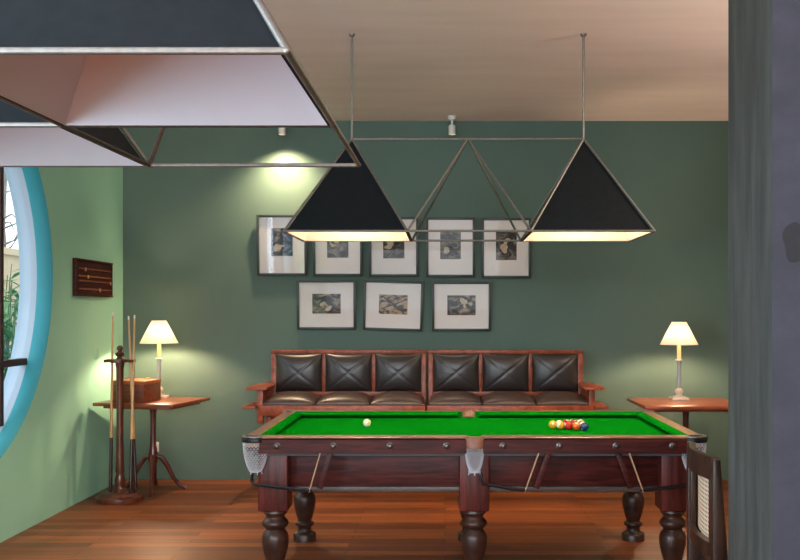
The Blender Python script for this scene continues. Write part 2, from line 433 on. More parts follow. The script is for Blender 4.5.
# rails: profile in (inward distance, height)
rail_prof = [(0,.765),(0,.838),(.008,.846),(.024,.85),(.075,.85),(.075,.768)]
cap_prof = [(.002,.8475),(.004,.8515),(.01,.8545),(.02,.8555),(.082,.8555),(.082,.8505),(.02,.8505),(.008,.8465)]
cush_prof = [(.0825,.8545),(.1,.8545),(.128,.847),(.134,.838),(.1,.8152),(.0825,.8152)]
def rail(kind, p0, p1, inward):
    p0, p1 = Vector(p0), Vector(p1); d = (p1-p0); ln = d.length; d.normalize()
    inw = Vector(inward); up = Vector((0,0,1))
    Mx = Matrix((( inw.x, up.x, d.x, p0.x),(inw.y, up.y, d.y, p0.y),(inw.z, up.z, d.z, p0.z),(0,0,0,1)))
    prof, nm, mt = {'r': (rail_prof, 'rail', 'mahogany'), 'c': (cap_prof, 'rail_cap', 'rail_cap'), 'u': (cush_prof, 'cushion', 'baize')}[kind]
    q = MB()
    if kind == 'u':   # mitred noses towards the pockets
        vs = []; n = len(prof)
        for s in (0, 1):
            for u, z in prof:
                cut = max(0, u-.0825)*.9
                t_ = cut if s == 0 else ln-cut
                vs.append(p0+inw*u+up*z+d*t_)
        fs = [tuple(range(n)), tuple(range(n, 2*n))]+[(i, (i+1)%n, n+(i+1)%n, n+i) for i in range(n)]
        q.faces(vs, fs)
    else: q.prism(prof, ln, Mx)
    return q.build(nm, M[mt], tb)
g, gm = .088, .045
segs = []
for s in (-1, 1):
    segs += [((-A+g, s*B_, 0), (-gm, s*B_, 0), (0, -s, 0)), ((gm, s*B_, 0), (A-g, s*B_, 0), (0, -s, 0))]
    segs += [((s*A, -B_+g, 0), (s*A, B_-g, 0), (-s, 0, 0))]
for p0, p1, iw in segs:
    for k in 'rcu':
        rail(k, p0, p1, iw)
# bolts along the rails
px = [-1.07+.3056*0]
def bolt(x, y, dx, dy):
    q = MB(); prof = [(0,.0),(.019,.0),(.019,.004),(.012,.007),(.0115,.013),(.008,.018),(0,.02)]
    q.lathe(prof, (0,0,0), 20)
    o = q.build('rail_bolt', M['bolt'], tb); o.location = (x, y, .807)
    o.rotation_euler = Vector((dx, dy, 0)).to_track_quat('Z', 'Y').to_euler(); return o
for i in range(8):
    x = (-3.5+i)*.3055
    bolt(x, -B_, 0, -1); bolt(x, B_, 0, 1)
for s in (-1, 1):
    for y in (-.3, 0, .3): bolt(s*A, y, s, 0)
# aprons below the rails
LX, LY = 1.105, B_-.15       # leg centres
for s in (-1, 1):
    q = MB(); q.span((-LX, s*(B_-.17)-.018, .545), (LX, s*(B_-.17)+.018, .765), .002); q.build('apron', M['mahogany'], tb)
    q = MB(); q.span((-LX, s*(B_-.165)-.03, .53), (LX, s*(B_-.165)+.03, .562), .008); q.build('apron_moulding', M['moulding'], tb)
    q = MB(); q.span((s*(LX+.02)-.018, -LY, .545), (s*(LX+.02)+.018, LY, .765), .002); q.build('apron', M['mahogany'], tb)
    q = MB(); q.span((s*(LX+.02)-.03, -LY, .53), (s*(LX+.02)+.03, LY, .562), .008); q.build('apron_moulding', M['moulding'], tb)
# legs
turn = [(.05,.437),(.064,.432),(.067,.42),(.058,.408),(.05,.398),(.05,.392),(.062,.38),(.072,.366),(.073,.355),(.066,.342),(.054,.332),(.05,.326),(.054,.318),(.066,.304),(.0725,.285),(.074,.262),(.071,.23),(.062,.19),(.052,.155),(.045,.135),(.044,.128),(.05,.124),(.061,.118),(.063,.108),(.056,.098),(.046,.092),(.043,.08),(.046,.062),(.055,.053),(.07,.05),(.075,.044),(.075,.0)]
def leg(x, y):
    q = MB()
    q.box((0,0,.6), (.165,.165,.33), .012)
    o = q.build('leg', M['mahogany_v'], tb); o.location = (x, y, 0)
    q = MB(); q.lathe(turn, (0,0,0), 40); q.build('leg_turning', M['mahogany_turn'], o, smooth=50)
    for dx, dy in ((0,-1),(0,1),(-1,0),(1,0)):
        pass
for s in (-1, 1):
    for x in (-LX, 0, LX): leg(x, s*LY)
# pockets
def pocket(x, y, out, mid):
    out = Vector(out).normalized()
    P = bpy.data.objects.new('pocket', None); COL.objects.link(P); P.parent = tb
    P.location = (x, y, 0); P.rotation_euler = (0,0,math.atan2(out.y, out.x))
    rad = .042 if mid else .058; zl = .80 if mid else .832
    # leather hood: half ring wall around the outer side
    q = MB(); n = 24; sp = PI*.5 if mid else PI*.62
    vs, fs = [], []
    for i in range(n+1):
        a = -sp+2*sp*i/n; c, s = math.cos(a), math.sin(a)
        for r_, z in ((rad,zl),(rad+.018,zl-.008),(rad+.02,.845),(rad+.012,.8545),(rad,.85)):
            vs.append((r_*c, r_*s, z))
    for i in range(n):
        for k in range(5): fs.append((i*5+k, i*5+(k+1)%5, (i+1)*5+(k+1)%5, (i+1)*5+k))
    fs += [tuple(range(5)), tuple(range(n*5, n*5+5))]
    q.faces(vs, fs); h = q.build('pocket_leather', M['pocket_leather'] if mid else M['dark_steel'], P, smooth=50)
    q = MB(); vs, fs = [], []
    for i in range(n+1):
        a = -sp+2*sp*i/n; c, s = math.cos(a), math.sin(a)
        for r_, z in ((rad-.004,.851),(rad+.016,.851),(rad+.016,.8565),(rad-.004,.8565)): vs.append((r_*c, r_*s, z))
    for i in range(n):
        for k in range(4): fs.append((i*4+k, i*4+(k+1)%4, (i+1)*4+(k+1)%4, (i+1)*4+k))
    fs += [(0,1,2,3), tuple(range(n*4, n*4+4))]
    q.faces(vs, fs); q.build('pocket_rim', M['steel'] if not mid else M['pocket_leather'], P, smooth=40)
    q = MB(); vs, fs = [], []
    for i in range(n+1):
        a = -sp+2*sp*i/n; c, s_ = math.cos(a), math.sin(a)
        for r_, z in ((rad-.006,.80),(rad-.001,.80),(rad-.001,.848),(rad-.006,.848)): vs.append((r_*c, r_*s_, z))
    for i in range(n):
        for k in range(4): fs.append((i*4+k, i*4+(k+1)%4, (i+1)*4+(k+1)%4, (i+1)*4+k))
    fs += [(0,1,2,3), tuple(range(n*4, n*4+4))]
    q.faces(vs, fs); q.build('pocket_lining', M['tan'], P, smooth=40)
    # net bag
    bm = bmesh.new(); nr, ns = 15, 22; prof = []
    for k in range(nr+1):
        t_ = k/nr; z = (.815 if mid else .836)-(.155 if mid else .176)*t_
        r_ = (rad+.012)*(1-.12*t_-.42*t_**3)
        prof.append([bm.verts.new((r_*math.cos(2*PI*(i+.5*(k%2))/ns), r_*math.sin(2*PI*(i+.5*(k%2))/ns), z)) for i in range(ns)])
    for k in range(nr):
        for i in range(ns):
            j = (i+1) % ns
            if k % 2 == 0: bm.faces.new((prof[k][i], prof[k+1][i], prof[k][j])); bm.faces.new((prof[k+1][i], prof[k+1][j], prof[k][j]))
            else: bm.faces.new((prof[k][i], prof[k+1][i], prof[k+1][j])); bm.faces.new((prof[k][i], prof[k+1][j], prof[k][j]))
    me = bpy.data.meshes.new('pocket_net'); bm.to_mesh(me); bm.free(); me.materials.append(M['net'])
    o = bpy.data.objects.new('pocket_net', me); COL.objects.link(o); o.parent = P
    w = o.modifiers.new('w', 'WIREFRAME'); w.thickness = .0044; w.use_even_offset = False
    q = MB(); q.tube([(.03*math.cos(2*PI*i/12), .03*math.sin(2*PI*i/12), .662) for i in range(13)], .006, 6)
    for i in range(5):
        a = 2*PI*i/5; q.tube([(.03*math.cos(a), .03*math.sin(a), .66),(.034*math.cos(a), .034*math.sin(a), .645)], .003, 5)
    q.build('net_cord', M['net'], P)
    return P
e = .062
pocket(-A+e, -B_+e, (-1,-1,0), False); pocket(A-e, -B_+e, (1,-1,0), False)
pocket(-A+e, B_-e, (-1,1,0), False); pocket(A-e, B_-e, (1,1,0), False)
pocket(0, -B_+.042, (0,-1,0), True); pocket(0, B_-.042, (0,1,0), True)
# pocket mouths in the bed
for x, y in ((-A+e+.03,-B_+e+.03),(A-e-.03,-B_+e+.03),(-A+e+.03,B_-e-.03),(A-e-.03,B_-e-.03),(0,-B_+.085),(0,B_-.085)):
    q = MB(); q.lathe([(0,ZF+.0005),(.042,ZF+.0005),(.042,ZF+.001),(0,ZF+.001)], (x,y,0), 24)
    q.build('pocket_mouth', M['hole'], tb, smooth=0)
# ball runners with leather straps (front side)
def runner(xs, xe, xt):
    d = 1 if xe > xs else -1; y0 = -B_+.01
    o = None; q = MB()
    for k, dy in enumerate((-.022, .018)):
        pts = [(xs-d*.012, y0+dy*.6, .655), (xs-d*.018, y0+dy, .625), (xs-d*.005, y0+dy, .60), (xs+d*.05, y0+dy, .592), (xs+(xe-xs)*.6, y0+dy, .577), (xe, y0+dy, .566)]
        q.tube(pts, .0055, 8)
    q.tube([(xe, y0-.022, .566),(xe+d*.012, y0, .566),(xe, y0+.018, .566)], .0055, 8)
    o = q.build('ball_runner', M['dark_steel'], tb)
    q = MB(); p0, p1 = Vector((xt, y0-.004, .768)), Vector((xe+d*.004, y0-.004, .556))
    v = (p1-p0); ang = math.atan2(v.x, -v.z)
    q.box((p0+p1)/2, (.006, .028, v.length), .001, (0, -ang, 0))
    q.build('runner_strap', M['tan'], o)
    q = MB(); q.box(p0+Vector((.022*d,.02,-.1)), (.03,.02,.2), .002, (0,-ang,0)); q.build('runner_bracket', M['mahogany'], o)
runner(-1.19, -.90, -.835); runner(.05, .265, .345); runner(1.19, .915, .835)

# balls
def ball_mat(c, stripe=False):
    m, nt, p = nodes('ball_gloss'); N, L = nt.nodes, nt.links
    p.inputs['Roughness'].default_value = .12; p.inputs['Coat Weight'].default_value = .3
    p.inputs['Base Color'].default_value = c
    tc = N.new('ShaderNodeTexCoord'); sx = N.new('ShaderNodeSeparateXYZ'); L.new(tc.outputs['Object'], sx.inputs[0])
    ab = N.new('ShaderNodeMath'); ab.operation = 'ABSOLUTE'; L.new(sx.outputs['Z'], ab.inputs[0])
    gt = N.new('ShaderNodeMath'); gt.operation = 'GREATER_THAN'; L.new(ab.outputs[0], gt.inputs[0]); gt.inputs[1].default_value = .0135 if stripe else .0243
    mx = N.new('ShaderNodeMix'); mx.data_type = 'RGBA'; L.new(gt.outputs[0], mx.inputs[0]); mx.inputs[6].default_value = c; mx.inputs[7].default_value = srgb(240,228,196)
    L.new(mx.outputs[2], p.inputs['Base Color'])
    return m
RB = .0254
def ball(name, label, x, y, mat, group=None):
    q = MB(); bm2 = bmesh.new(); bmesh.ops.create_uvsphere(bm2, u_segments=32, v_segments=20, radius=RB); q._merge(bm2)
    o = q.build(name, mat, smooth=180, loc=(x, y, ZF+RB))
    o.rotation_euler = (random.uniform(-1.2,1.2), random.uniform(-1.2,1.2), random.uniform(0,6))
    return tag(o, label, 'ball', group)
ball('cue_ball', 'cream cue ball alone on the left half of the green cloth', (367-VX)*5.73/F, 5.73, ball_mat(srgb(240,226,176)))
Cc = dict(yellow=srgb(236,170,30), blue=srgb(24,50,104), red=srgb(190,30,30), purple=srgb(74,36,92), orange=srgb(226,104,28), green=srgb(16,96,54), maroon=srgb(122,26,30), black=srgb(22,22,24))
rack = [[('yellow',0)],
        [('yellow',1),('orange',1)],
        [('red',0),('black',0),('red',1)],
        [('orange',0),('maroon',1),('maroon',0),('green',1)],
        [('blue',0),('purple',1),('green',0),('blue',1),('purple',0)]]
pos = {('yellow',0):'at the left tip of the racked triangle', ('blue',0):'at the near right corner of the racked triangle', ('purple',0):'at the far right corner of the racked triangle',
       ('yellow',1):'beside the yellow tip ball, on the near side', ('orange',1):'behind the yellow tip ball, on the far side', ('black',0):'in the middle of the racked triangle'}
ax, ay = (552.5-VX)*5.655/F, 5.645
for c, colm in enumerate(rack):
    for r_, (cn, st) in enumerate(colm):
        x = ax+c*.0516*.866+.0002*c; y = ay+(r_-c/2)*.0516
        where = pos.get((cn, st), 'on the near edge of the racked triangle' if r_ == 0 else ('on the far edge of the racked triangle' if r_ == c else ('on the right-hand edge of the racked triangle' if c == 4 else 'inside the racked triangle')))
        lab = ('white pool ball with a %s stripe, %s' if st else 'plain %s pool ball %s') % (cn, where)
        ball('pool_ball', lab, x, y, ball_mat(Cc[cn], bool(st)), 'racked pool balls on the table')

# ------------------------------------------------------------------ pyramid pendants
W = .73; ZR = 2.010; ZA = 2.622; RR = .0072
def rod(q, p0, p1, r=RR): q.tube([p0, p1], r, 10)
def pyramid_shade(parent, cx, cy, lit):
    # four black outer sheets and the white lining, with a small gap at the rods
    h = W/2-.008; z0, z1 = ZR-.004, ZA-.02
    q = MB()
    c4 = [(-h,-h),(h,-h),(h,h),(-h,h)]; k = .018
    vs = [(cx+x, cy+y, z0) for x, y in c4]+[(cx+x*k, cy+y*k, z1) for x, y in c4]
    hi_ = h-.006; vs2 = [(cx+(x/h)*hi_, cy+(y/h)*hi_, z0) for x, y in c4]+[(cx+x*k*.4, cy+y*k*.4, z1-.01) for x, y in c4]
    fs = [(i, (i+1)%4, 4+(i+1)%4, 4+i) for i in range(4)]
    q.faces(vs+vs2[:4], fs+[(4,5,6,7)]+[(i, (i+1)%4, 8+(i+1)%4, 8+i) for i in range(4)])
    s = q.build('shade', M['black_shade'], parent, smooth=0)
    q = MB(); q.faces(vs2, fs+[(4,5,6,7)]); q.build('shade_lining', M['white_lining'], s, smooth=0)
    q = MB(); q.lathe([(0,ZR+.30),(.02,ZR+.30),(.022,ZR+.36),(.012,ZR+.38),(0,ZR+.38)], (cx, cy, 0), 20); q.tube([(cx,cy,ZR+.37),(cx,cy,z1-.012)], .006); q.build('bulb_holder', M['white_metal'], s)
    q = MB(); q.lathe([(0,ZR+.205),(.022,ZR+.21),(.036,ZR+.235),(.034,ZR+.258),(.02,ZR+.285),(.018,ZR+.30)], (cx, cy, 0), 20)
    q.build('bulb', M['bulb_on'] if lit else M['bulb_off'], s)
M['bulb_on'] = emit('lit_pendant_bulb', (1,.70,.38,1), 320)
M['bulb_off'] = plain('unlit_bulb_glass', srgb(230,230,226), .2, var=.01)
def frame_pyramid(parent, cx, cy):
    q = MB(); h = W/2; cs = [(cx-h,cy-h,ZR),(cx+h,cy-h,ZR),(cx+h,cy+h,ZR),(cx-h,cy+h,ZR)]
    for i in range(4): rod(q, cs[i], cs[(i+1)%4]); rod(q, cs[i], (cx,cy,ZA))
    for c in cs+[(cx,cy,ZA)]:
        bm2 = bmesh.new(); bmesh.ops.create_uvsphere(bm2, u_segments=12, v_segments=8, radius=RR*1.15); q._merge(bm2, Matrix.Translation(c))
    return q.build('pyramid_frame', M['steel'], parent)
def hang(parent, cx, cy):
    q = MB(); rod(q, (cx,cy,ZA), (cx,cy,ZC-.004-parent.location.z), .0075); o = q.build('hanging_rod', M['steel'], parent)
    q = MB(); zz = ZC-parent.location.z-(.016*cy/W if parent.location.z else 0); q.lathe([(0,zz),(.02,zz),(.018,zz-.012),(.008,zz-.02),(0,zz-.02)], (cx,cy,0), 20); q.build('ceiling_rose', M['steel'], o)
# over the table
PX, PY = .143, 5.80
pd = thing('pendant_lamp', 'lit twin black pyramid pendant hanging over the green billiard table', 'pendant lamp', (PX, PY, 0), group='pyramid pendant lamps')
for i in (-1, 0, 1):
    frame_pyramid(pd, i*W, 0)
    if i: pyramid_shade(pd, i*W, 0, True); hang(pd, i*W, 0)
q = MB(); rod(q, (-W,0,ZA), (W,0,ZA)); q.build('top_bar', M['steel'], pd)
# in the foreground, checkered two by two
NX, NY = -.30-W/2, 1.744+W/2
NZ = .012
pn = thing('pendant_lamp', 'unlit black pyramid pendant seen from below at upper left, nearest the camera', 'pendant lamp', (NX, NY, NZ+.0123*W/2), group='pyramid pendant lamps'); pn.rotation_euler.x = .0123; pn.location.y += .0123*2.02
for i, j in ((0,0),(0,1),(-1,1)):
    frame_pyramid(pn, i*W, j*W)
for i, j in ((0,0),(-1,1)):
    pyramid_shade(pn, i*W, j*W, False); hang(pn, i*W, j*W)
q = MB(); rod(q, (0,0,ZA), (0,W,ZA)); rod(q, (0,W,ZA), (-W,W,ZA)); q.build('top_bar', M['steel'], pn)

# ------------------------------------------------------------------ ceiling spots
def ceiling_spot(px, label, Y=8.22):
    x = (px-VX)*Y/F
    t = thing('ceiling_spotlight', label, 'spotlight', (x, Y, ZC), group='white ceiling spotlights')
    q = MB(); q.lathe([(0,0),(.036,0),(.036,-.03),(.03,-.036),(0,-.036)], (0,0,0), 24); q.build('ceiling_cap', M['white_metal'], t)
    q = MB(); q.tube([(0,0,-.034),(0,0,-.085)], .011); q.build('stem', M['white_metal'], t)
    q = MB(); q.lathe([(.024,-.155),(.03,-.165),(.031,-.158),(.031,-.09),(.022,-.08),(0,-.08)], (0,0,0), 24, closed=False); q.build('lamp_head', M['white_metal'], t)
    q = MB(); q.lathe([(0,-.145),(.025,-.145),(.025,-.142),(0,-.142)], (0,0,0), 20); q.build('lens', M['spot_lens'], t)
    return x, Y
M['spot_lens'] = emit('lit_spot_lens', (1,.85,.6,1), 3)
SP1 = ceiling_spot(282, 'white ceiling spotlight throwing a bright pool on the green wall, left')
SP2 = ceiling_spot(452, 'white ceiling spotlight above the pictures, right of the bright pool')

# ------------------------------------------------------------------ pictures
def picture(px0, py0, px1, py1, mount, label, seed, warm=False, light=False, tilt=0, pw=.4, ph=.45, dz=0):
    Y = 8.40; k = Y/F
    w, h = (px1-px0)*k, (py1-py0)*k; cx, cz = ((px0+px1)/2-VX)*k, CAMZ-((py0+py1)/2-VY)*k
    t = thing('framed_picture', label, 'picture', (cx, YW, cz), group='framed black and white pictures'); t.rotation_euler = (math.radians(3.2), tilt, 0)
    fw = .022; t.location.y = YW-.5*h*math.sin(math.radians(3.2)); q = MB(); d0, d1 = -.03, -.001
    q.span((-w/2, d0, -h/2), (-w/2+fw, d1, h/2), .002); q.span((w/2-fw, d0, -h/2), (w/2, d1, h/2), .002)
    q.span((-w/2+fw, d0, h/2-fw), (w/2-fw, d1, h/2), .002); q.span((-w/2+fw, d0, -h/2), (w/2-fw, d1, -h/2+fw), .002)
    q.build('frame', M['frame_black'], t)
    q = MB(); q.span((-w/2+fw*.8, -.014, -h/2+fw*.8), (w/2-fw*.8, -.002, h/2-fw*.8)); q.build('mount', M['mount'], t, smooth=0)
    q = MB(); q.span((-pw*w/2, -.0155, -ph*h/2+dz), (pw*w/2, -.0142, ph*h/2+dz)); rn = random.Random(seed*7)
    def blob(x, z, rx, rz, a, mi, lay):
        q.mi = mi; pts = []
        for i in range(18):
            u = 2*PI*i/18; k = 1+.18*math.sin(2*u+seed)+.1*math.sin(3*u)
            ex, ez = rx*k*math.cos(u), rz*k*math.sin(u)
            pts.append((x+ex*math.cos(a)-ez*math.sin(a), z+dz+ex*math.sin(a)+ez*math.cos(a)))
        lim = lambda v, m: max(-m, min(m, v))
        pts = [(lim(px_, pw*w/2-.001), max(-ph*h/2+.001+dz, min(ph*h/2-.001+dz, pz_))) for px_, pz_ in pts]
        q.prism(pts, .0002, Matrix.Translation((0, -.0155-.0002*lay, 0)) @ Matrix.Rotation(PI/2, 4, 'X')); q.mi = 0
    W2, H2 = pw*w/2, ph*h/2
    if seed == 7:
        blob(-.05*w, .05*h, .14*w, .022*h, -.6, 1, 1); blob(.09*w, -.07*h, .12*w, .03*h, -.5, 1, 2); blob(-.19*w, .15*h, .025*w, .03*h, 0, 1, 3)
        blob(0, 0, .24*w, .014*h, .36, 1, 4)
    else:
        for k in range(3): blob(rn.uniform(-.5,.5)*W2, rn.uniform(-.5,.4)*H2, rn.uniform(.2,.42)*W2, rn.uniform(.15,.4)*H2, rn.uniform(-.8,.8), (2,1,2)[k], k+1)
    pr = q.build('print', [print_mat(seed, warm, light), M['ink'], M['paper_tone']], t, smooth=0)
    q = MB(); q.span((-w/2+fw*.9, -.022, -h/2+fw*.9), (w/2-fw*.9, -.0205, h/2-fw*.9)); q.build('glass', M['picture_glass'], t, smooth=0)
    return t, pr, w, h
picture(257,215,307,275.5,0,'upright framed picture at the left end of the top row',1, pw=.43, ph=.46, dz=.03)
picture(313,216,362.5,276,0,'upright framed picture second from left in the top row, half behind the pendant',2, pw=.43, ph=.46, dz=.02)
picture(369,217,418.5,276.5,0,'upright framed picture in the middle of the top row',3, pw=.43, ph=.46, dz=.02)
picture(426,217.5,475,277,0,'upright framed picture second from right in the top row',4, pw=.42, ph=.47, dz=.02)
picture(481.5,218,531,278,0,'upright framed picture at the right end of the top row',5, pw=.42, ph=.47, dz=.02)
picture(297,280,356,329.5,0,'landscape framed picture at the left of the bottom row',6, True, pw=.48, ph=.4, dz=.01)
t, pr, w, h = picture(363.5,280.5,423,330.5,0,'slightly tilted landscape picture in the middle of the bottom row, pale sepia print',7, True, True, math.radians(1.7), pw=.48, ph=.39, dz=.01)
picture(432,281.5,491,331,0,'landscape framed picture at the right of the bottom row',8, True, pw=.48, ph=.4, dz=.01)

# ------------------------------------------------------------------ spectator benches
def bench(x0, x1, arm, label):
    w = x1-x0; cx = (x0+x1)/2
    t = thing('spectator_bench', label, 'bench', (cx, 8.0, 0), group='raised leather spectator benches')
    YBk = .15; zt = 1.197; zb0, zb1 = .785, .832
    q = MB(); pw = .045; th = .05
    for s in (-1, 1): q.span((s*w/2-(pw if s > 0 else 0), YBk, 0), (s*w/2+(0 if s > 0 else pw), YBk+th, zt-.001), .004)
    q.span((-w/2, YBk-.003, zt-.034), (w/2, YBk+th+.003, zt), .004)
    q.span((-w/2+pw, YBk, zb0), (w/2-pw, YBk+th, zb1), .004)
    cw = (w-2*pw-2*.036)/3
    for i in (1, 2):
        xx = -w/2+pw+i*cw+(i-1)*.036; q.span((xx, YBk+.002, zb1-.004), (xx+.036, YBk+th-.002, zt-.03), .003)
    q.span((-w/2+pw-.002, YBk+.03, zb1-.004), (w/2-pw+.002, YBk+.045, zt-.03))
    q.build('back_frame', M['bench_wood'], t)
    zc = (zb1+zt-.034)/2; ch = zt-.034-zb1
    for i in range(3):
        xc = -w/2+pw+cw/2+i*(cw+.036)
        q = MB(); q.pillow(cw+.012, ch+.008, .15, Matrix.Translation((xc, YBk+.0, zc)) @ Matrix.Rotation(PI/2, 4, 'X'), seam=.009, q=.5, crease=1)
        q.build('back_cushion', M['leather'], t, smooth=180)
    # seat
    q = MB(); q.span((-w/2, -.36, .67), (w/2, -.315, .755), .004); q.span((-w/2, -.3155, .66), (w/2, YBk+.02, .715), .003)
    q.build('seat_frame', M['bench_wood'], t)
    sw = (w-.02)/3
    for i in range(3):
        xc = -w/2+.01+sw/2+i*sw
        q = MB(); q.pillow(sw-.006, .47, .17, Matrix.Translation((xc, -.10, .765)), q=.5, p=2.6)
        q.build('seat_cushion', M['seat_leather'], t, smooth=180)
    for s in (-1, 1):
        q = MB(); q.span((s*w/2-(.05 if s > 0 else 0), -.125, 0), (s*w/2+(0 if s > 0 else .05), -.075, .662), .004); q.build('front_leg', M['bench_wood'], t)
    q = MB(); q.span((-w/2+.05, -.11, .20), (w/2-.05, -.09, .27), .003); q.build('stretcher', M['bench_wood'], t)
    # outer arm
    s = arm; xo = s*w/2
    q = MB(); q.span((xo-.02, -.30, .655), (xo+.02, YBk+.01, .889), .004); q.span((xo-.024+s*.001, -.34, .60), (xo+.026+s*.001, -.28, .89), .004)
    a = q.build('arm_panel', M['bench_wood'], t)
    q = MB()
    poly = [(-.085,-.42),(.085,-.42),(.09,-.1),(.05,.16),(-.05,.16),(-.09,-.1)]
    q.prism(poly, .022, Matrix.Translation((xo+s*.015, 0, .888)), .004); q.build('armrest', M['bench_wood'], t)
    q = MB(); x_a, x_b = sorted((xo+s*.018, xo+s*.125))
    q.span((x_a, -.44, .735), (x_b, .0, .758), .004); q.build('drink_shelf', M['bench_wood'], t)
    return t
bench((271-VX)*8.15/F, (426.3-VX)*8.15/F, -1, 'leather spectator bench at left with its armrest towards the cue stand')
bench((428.2-VX)*8.15/F, (583-VX)*8.15/F, 1, 'leather spectator bench at right with its armrest towards the right lamp')

# ------------------------------------------------------------------ pedestal side tables
def side_table(label, loc, rz, hw, hd):
    t = thing('side_table', label, 'side table', loc, rz, 'wooden pedestal side tables')
    q = MB(); q.span((-hw,-hd,.752), (hw,hd,.78), .005); q.span((-hw+.06,-hd+.06,.728), (hw-.06,hd-.06,.753), .003); q.build('tabletop', M['table_top'], t)
    q = MB(); q.lathe([(0,.728),(.06,.728),(.06,.715),(.03,.70),(.024,.66),(.022,.5),(.026,.40),(.034,.34),(.04,.31),(.04,.27),(.034,.24),(.02,.22),(0,.215)], (0,0,0), 24); q.build('pedestal', M['table_leg'], t)
    for k in range(4):
        a = PI/4+k*PI/2-.35; q = MB(); d = Vector((math.cos(a), math.sin(a), 0))
        pts = [d*.02+Vector((0,0,.30)), d*.07+Vector((0,0,.285)), d*.12+Vector((0,0,.21)), d*.165+Vector((0,0,.11)), d*.215+Vector((0,0,.045)), d*.27+Vector((0,0,.018))]
        q.tube(pts, [.02,.022,.02,.018,.016,.018], 10); q.build('leg', M['table_leg'], t)
    return t
TLX, TLY = -2.50, 7.88
side_table('pedestal side table in the left corner, carrying a wooden box and lamp', (TLX, TLY, 0), math.radians(-12), .365, .33)
TRX, TRY = 2.02, 7.72
side_table('pedestal side table at right behind the billiard table, carrying only a lamp', (TRX, TRY, 0), 0, .42, .375)

# ------------------------------------------------------------------ table lamps
M['lamp_bulb'] = emit('lit_lamp_bulb', (1,.72,.46,1), 1050)
def table_lamp(label, loc, h):
    t = thing('table_lamp', label, 'table lamp', loc, 0, 'lit table lamps with cream shades')
    s = h/.66
    q = MB(); q.box((0,0,.0105*s), (.14*s,.14*s,.021*s), .003)
    q.lathe([(0,.02*s),(.05*s,.02*s),(.05*s,.03*s),(.026*s,.038*s),(.024*s,.045*s),(.036*s,.06*s),(.038*s,.075*s),(.028*s,.092*s),(.02*s,.1*s),(0,.1*s)], (0,0,0), 28); q.build('base', M['lamp_base'], t)
    q = MB(); q.lathe([(0,.098*s),(.018*s,.098*s),(.016*s,.16*s),(.014*s,.32*s),(.015*s,.325*s),(.03*s,.33*s),(.031*s,.338*s),(.022*s,.344*s),(0,.344*s)], (0,0,0), 28); q.build('stem', M['lamp_stem'], t)
    q = MB(); q.lathe([(0,.343*s),(.0165*s,.343*s),(.0165*s,.48*s),(.009*s,.484*s),(.009*s,.506*s),(0,.506*s)], (0,0,0), 20); q.build('candle_tube', M['candle'], t)
    q = MB(); q.lathe([(.157*s,.468*s),(.159*s,.468*s),(.061*s,.66*s),(.059*s,.66*s)], (0,0,0), 48, closed=False)
    sh = q.build('lamp_shade', M['lamp_shade'], t, smooth=60)
    for r_, z in ((.158,.469),(.060,.659)):
        q = MB(); q.tube([(r_*s*math.cos(2*PI*i/32), r_*s*math.sin(2*PI*i/32), z*s) for i in range(33)], .0022, 6, False)
        q.build('shade_ring', M['white_metal'], sh)
    q = MB()
    for k in range(3):
        a = 2*PI*k/3; q.tube([(0.0,0,.486*s),(.098*s*math.cos(a), .098*s*math.sin(a), .587*s)], .0016, 5)
    q.build('shade_carrier', M['white_metal'], sh)
    q = MB(); q.lathe([(0,.505*s),(.01*s,.507*s),(.018*s,.53*s),(.016*s,.555*s),(0,.575*s)], (0,0,0), 16, closed=False); q.build('bulb', M['lamp_bulb'], t)
    return t
M['lamp_base'] = plain('cream_lamp_base', srgb(212,202,190), .4, var=.08, scale=20)
M['lamp_stem'] = plain('silver_lamp_stem', srgb(178,178,184), .35, .4, var=.06, scale=30)
M['candle'] = plain('cream_candle_tube', srgb(240,214,160), .5, var=.03)
LTL = ((159-VX)*8.07/F, 8.07, .78); LTR = ((679-VX)*7.9/F, 7.9, .78)
table_lamp('lit lamp with cream cone shade on the left corner table', LTL, .678)
table_lamp('lit lamp with cream cone shade on the right side table', LTR, .668)

# wooden box on the left table
bx = thing('wooden_box', 'small wooden box with a honey-coloured lid beside the left lamp', 'box', (-2.61, 7.79, .78), math.radians(-12))
q = MB(); q.span((-.145,-.14,0), (.145,.14,.15), .003); q.build('box_body', M['box_dark'], bx)
q = MB(); q.span((-.148,-.143,.151), (.148,.143,.18), .003); q.build('lid', M['box_wood'], bx)
q = MB(); q.tube([(.10,-.03,.178),(.10,-.03,.196),(.10,.03,.196),(.10,.03,.178)], .004, 8); q.build('lid_handle', M['brass'], bx)

# ------------------------------------------------------------------ cue stand and cues
CX, CY2 = (120-VX)*7.50/F, 7.50
cs = thing('cue_stand', 'round-based dark wood cue stand in front of the left corner table', 'cue stand', (CX, CY2, 0))
q = MB(); q.lathe([(0,0),(.185,0),(.188,.012),(.186,.035),(.17,.045),(.16,.05),(.157,.062),(.148,.07),(0,.07)], (0,0,0), 48); q.build('base', M['cue_rack'], cs, smooth=50)
q = MB(); q.lathe([(0,.07),(.05,.07),(.052,.085),(.04,.095),(.034,.12),(.04,.14),(.042,.17),(.034,.2),(.03,.22),(.036,.24),(.034,.3),(.028,.5),(.028,.8),(.03,1.08),(.036,1.1),(.036,1.15),(.024,1.16),(.022,1.17),(.036,1.18),(.038,1.198),(.02,1.21),(.014,1.216),(.024,1.228),(.026,1.242),(.018,1.256),(0,1.262)], (0,0,0), 28); q.build('post', M['cue_rack'], cs, smooth=50)
q = MB()
poly = []
nn = 96
for i in range(nn):
    a = 2*PI*i/nn; k = (a/(2*PI)*6+.5) % 1
    r_ = .125 if abs(k-.5) > .2 else .052
    poly.append((r_*math.cos(a), r_*math.sin(a)))
